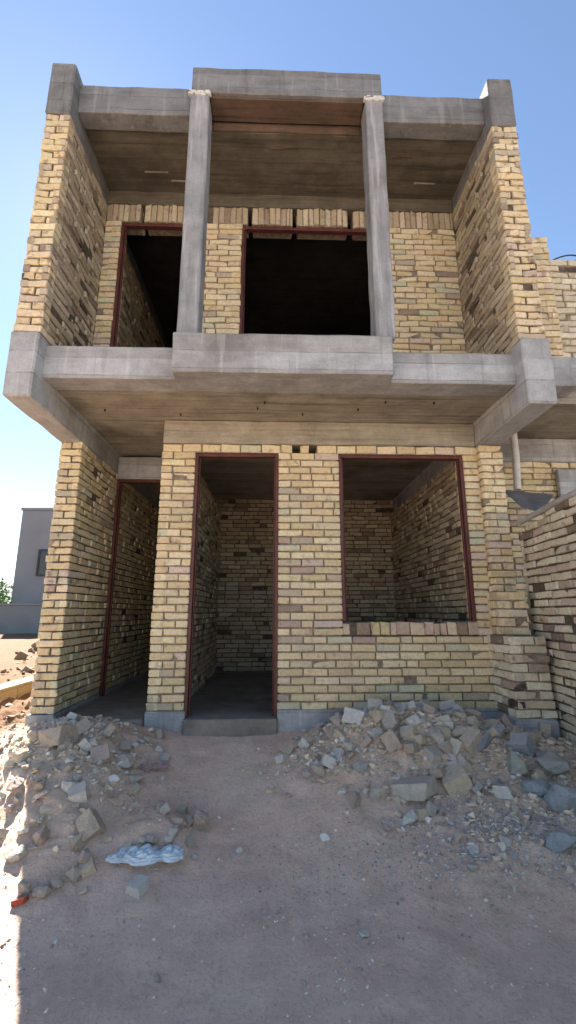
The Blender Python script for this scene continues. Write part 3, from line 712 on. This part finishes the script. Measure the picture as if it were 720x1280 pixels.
# fine gravel and chips: beyond counting
def pebbles(name, n, sampler, smin, smax, pal, label, lift=.25):
    mb = MB(); r2 = random.Random(len(name)*13+n)
    P8 = []
    for k in range(10):
        bm = bmesh.new()
        for _ in range(9): bm.verts.new(Vector((r2.gauss(0, 1), r2.gauss(0, 1), r2.gauss(0, 1)*.7)).normalized()*r2.uniform(.75, 1))
        bmesh.ops.convex_hull(bm, input=bm.verts[:])
        for v in [v for v in bm.verts if not v.link_faces]: bm.verts.remove(v)
        bm.verts.index_update(); P8.append(([v.co.copy() for v in bm.verts], [tuple(v.index for v in f.verts) for f in bm.faces])); bm.free()
    i = 0
    while i < n:
        q = sampler(r2)
        if q is None: continue
        x, y = q; s = smin+(smax-smin)*r2.random()**3
        V, Fc = r2.choice(P8); a = r2.uniform(0, 6.28); ca_, sa = math.cos(a), math.sin(a); z = ground_z(x, y)+s*lift
        sc = (r2.uniform(.8, 1.3), r2.uniform(.7, 1), r2.uniform(.5, .9))
        c = r2.choices([p[0] for p in pal], [p[1] for p in pal])[0]; g_ = r2.uniform(.75, 1.2)
        mb.add([(x+s*(v.x*sc[0]*ca_-v.y*sc[1]*sa), y+s*(v.x*sc[0]*sa+v.y*sc[1]*ca_), z+s*v.z*sc[2]) for v in V], Fc, tuple(q_*g_ for q_ in c)); i += 1
    return tag(link(name, mb.mesh(name), PEB), label, 'gravel', kind='stuff')
PEB = attr_mat('pebble_stone', .9, 60)
inb = lambda x, y: -2.3 < x < 2.2 and 1.6 < y < 3.93
def s_heap(r):
    x, y = r.uniform(-2.1, 2.15), r.uniform(2.2, 3.92); l, rr, f = mound(x, y)
    return (x, y) if r.random() < ((l*.62+rr)/.17)**1.7*(.6 if l > rr else 1) else None
def s_grav(r):
    x, y = r.gauss(1.35, .3), r.gauss(2.75, .17)
    return (x, y) if inb(x, y) else None
def s_grav2(r):
    x, y = r.gauss(.62, .33), r.gauss(2.6, .18)
    return (x, y) if inb(x, y) else None
def s_all(r):
    x, y = r.uniform(-1.8, 1.9), 1.65+2.2*r.random()
    return (x, y) if noise.noise(Vector((x*2.2, y*2.2, 4)))+r.uniform(-.25, .25) > .12 or r.random() < .15 else None
def s_left(r):
    x, y = -1.75-abs(r.gauss(0, 1.2)), 2.2+r.random()**1.5*8
    return (x, y) if not (-2.95 < x < -2.65 and 4.1 < y < 6.7) else None
pebbles('rubble_chips', 7000, s_heap, .005, .036, STONE, 'loose chips and crumbs covering both rubble heaps')
pebbles('crushed_stone', 2600, s_grav, .004, .017, [((.5, .47, .42), 5), ((.38, .38, .37), 4), ((.62, .58, .52), 3), ((.42, .35, .31), 3)], 'grey crushed stone spilled at the foot of the right heap')
pebbles('fine_gravel', 1500, s_grav2, .003, .011, [((.52, .45, .4), 5), ((.38, .31, .27), 3), ((.64, .58, .52), 4)], 'sparse fine gravel spread below the right heap')
pebbles('scattered_grit', 3600, s_all, .0025, .012, STONE, 'scattered grit on the trodden bare earth')
pebbles('sand_lumps', 2200, s_left, .006, .05, [((.34, .26, .17), 5), ((.26, .19, .12), 4), ((.42, .35, .26), 2)], 'sunlit sandy lumps at the left edge')

# ------------------------------------------------------------------ litter
def crumple(name, centre, lobes, material, label, cat, rotz=0, amp=.25):
    """crumpled bag: a lobed skin folded by ridged noise"""
    bm = bmesh.new(); bmesh.ops.create_icosphere(bm, subdivisions=5, radius=1)
    cR, sR = math.cos(rotz), math.sin(rotz)
    for v in bm.verts:
        d = v.co.normalized(); best = 0
        x = d.x; prof = 0
        # two lobes pinched in between
        L = lobes['len']; t = d.x
        wdt = lobes['w']*(1-lobes['pinch']*math.exp(-((t-lobes['at'])/.16)**2))*(1 if t < lobes['at'] else lobes['w2'])
        p = Vector((t*L, d.y*wdt, max(-.25, d.z)*lobes['h']*(wdt/lobes['w'])))
        q = d*2.2+Vector((3, 7, 1))
        va = noise.voronoi(q*1.5+Vector((0, 0, centre.x)))[0]; vb = noise.voronoi(q*3.6)[0]
        rid = min(.55, va[1]-va[0])*1.5-.35+min(.4, vb[1]-vb[0])*.4+noise.noise(q*9)*.05
        edge = 1+.28*noise.noise(Vector((d.x*2.1, d.y*2.1, centre.y*3)))+.1*noise.noise(Vector((d.x*6, d.y*6, 2)))
        p.x *= edge; p.y *= edge*(1 if t > .1 else 1+(t-.1)*.55)
        p += Vector((d.x*.35, d.y*.8, max(0, d.z)*1.5))*rid*amp*lobes['h']*1.6
        v.co = Vector((p.x*cR-p.y*sR, p.x*sR+p.y*cR, p.z))
    me = bpy.data.meshes.new(name); bm.to_mesh(me); bm.free()
    o = link(name, me, material); o.location = centre; return tag(o, label, cat)
BAG = plain_mat('pale_blue_plastic', (.54, .61, .64), .45, 0, .3, 6, .1)
c = at(183, 1078); crumple('plastic_bag', c+Vector((0, 0, .02)), dict(len=.19, w=.085, h=.028, pinch=.5, at=.35, w2=1.0), BAG, 'crumpled pale blue plastic bag lying flat below the left heap', 'plastic bag', .1, .42)
TW = plain_mat('dry_twig', (.5, .42, .3), .9, 0, .2, 20)
a, b = at(147, 1045), at(166, 1010); tag(tube('twig', [a+Vector((0, 0, .012)), a.lerp(b, .5)+Vector((.008, 0, .035)), b+Vector((0, 0, .03))], .0035, TW), 'thin pale straw twig sticking out of the left heap above the blue bag', 'twig')
RAG = plain_mat('dusty_pink_cloth', (.36, .24, .23), .95, 0, .3, 6, .2)
c = at(190, 962); crumple('rag', c+Vector((0, 0, .01)), dict(len=.12, w=.05, h=.025, pinch=.3, at=0, w2=.8), RAG, 'dusty pinkish rag between the round grey boulder and the path', 'rag', .3, .5)
r3 = random.Random(5)
for k in range(34):
    x, y = r3.gauss(-1.25, .3), r3.gauss(3.15, .3)
    if k > 24: x, y = r3.gauss(1.0, .4), r3.gauss(3.2, .3)
    z = ground_z(x, y)+.008; a = r3.uniform(0, 6.28); l = r3.uniform(.03, .09)
    tag(tube('dry_stalk', [(x, y, z), (x+math.cos(a)*l*.5, y+math.sin(a)*l*.5, z+r3.uniform(.005, .03)), (x+math.cos(a)*l, y+math.sin(a)*l, z+r3.uniform(0, .03))], .0016, TW, None, 4),
        'one of the short dry stalks lying about the rubble heaps', 'stalk', 'dry stalks on the rubble')
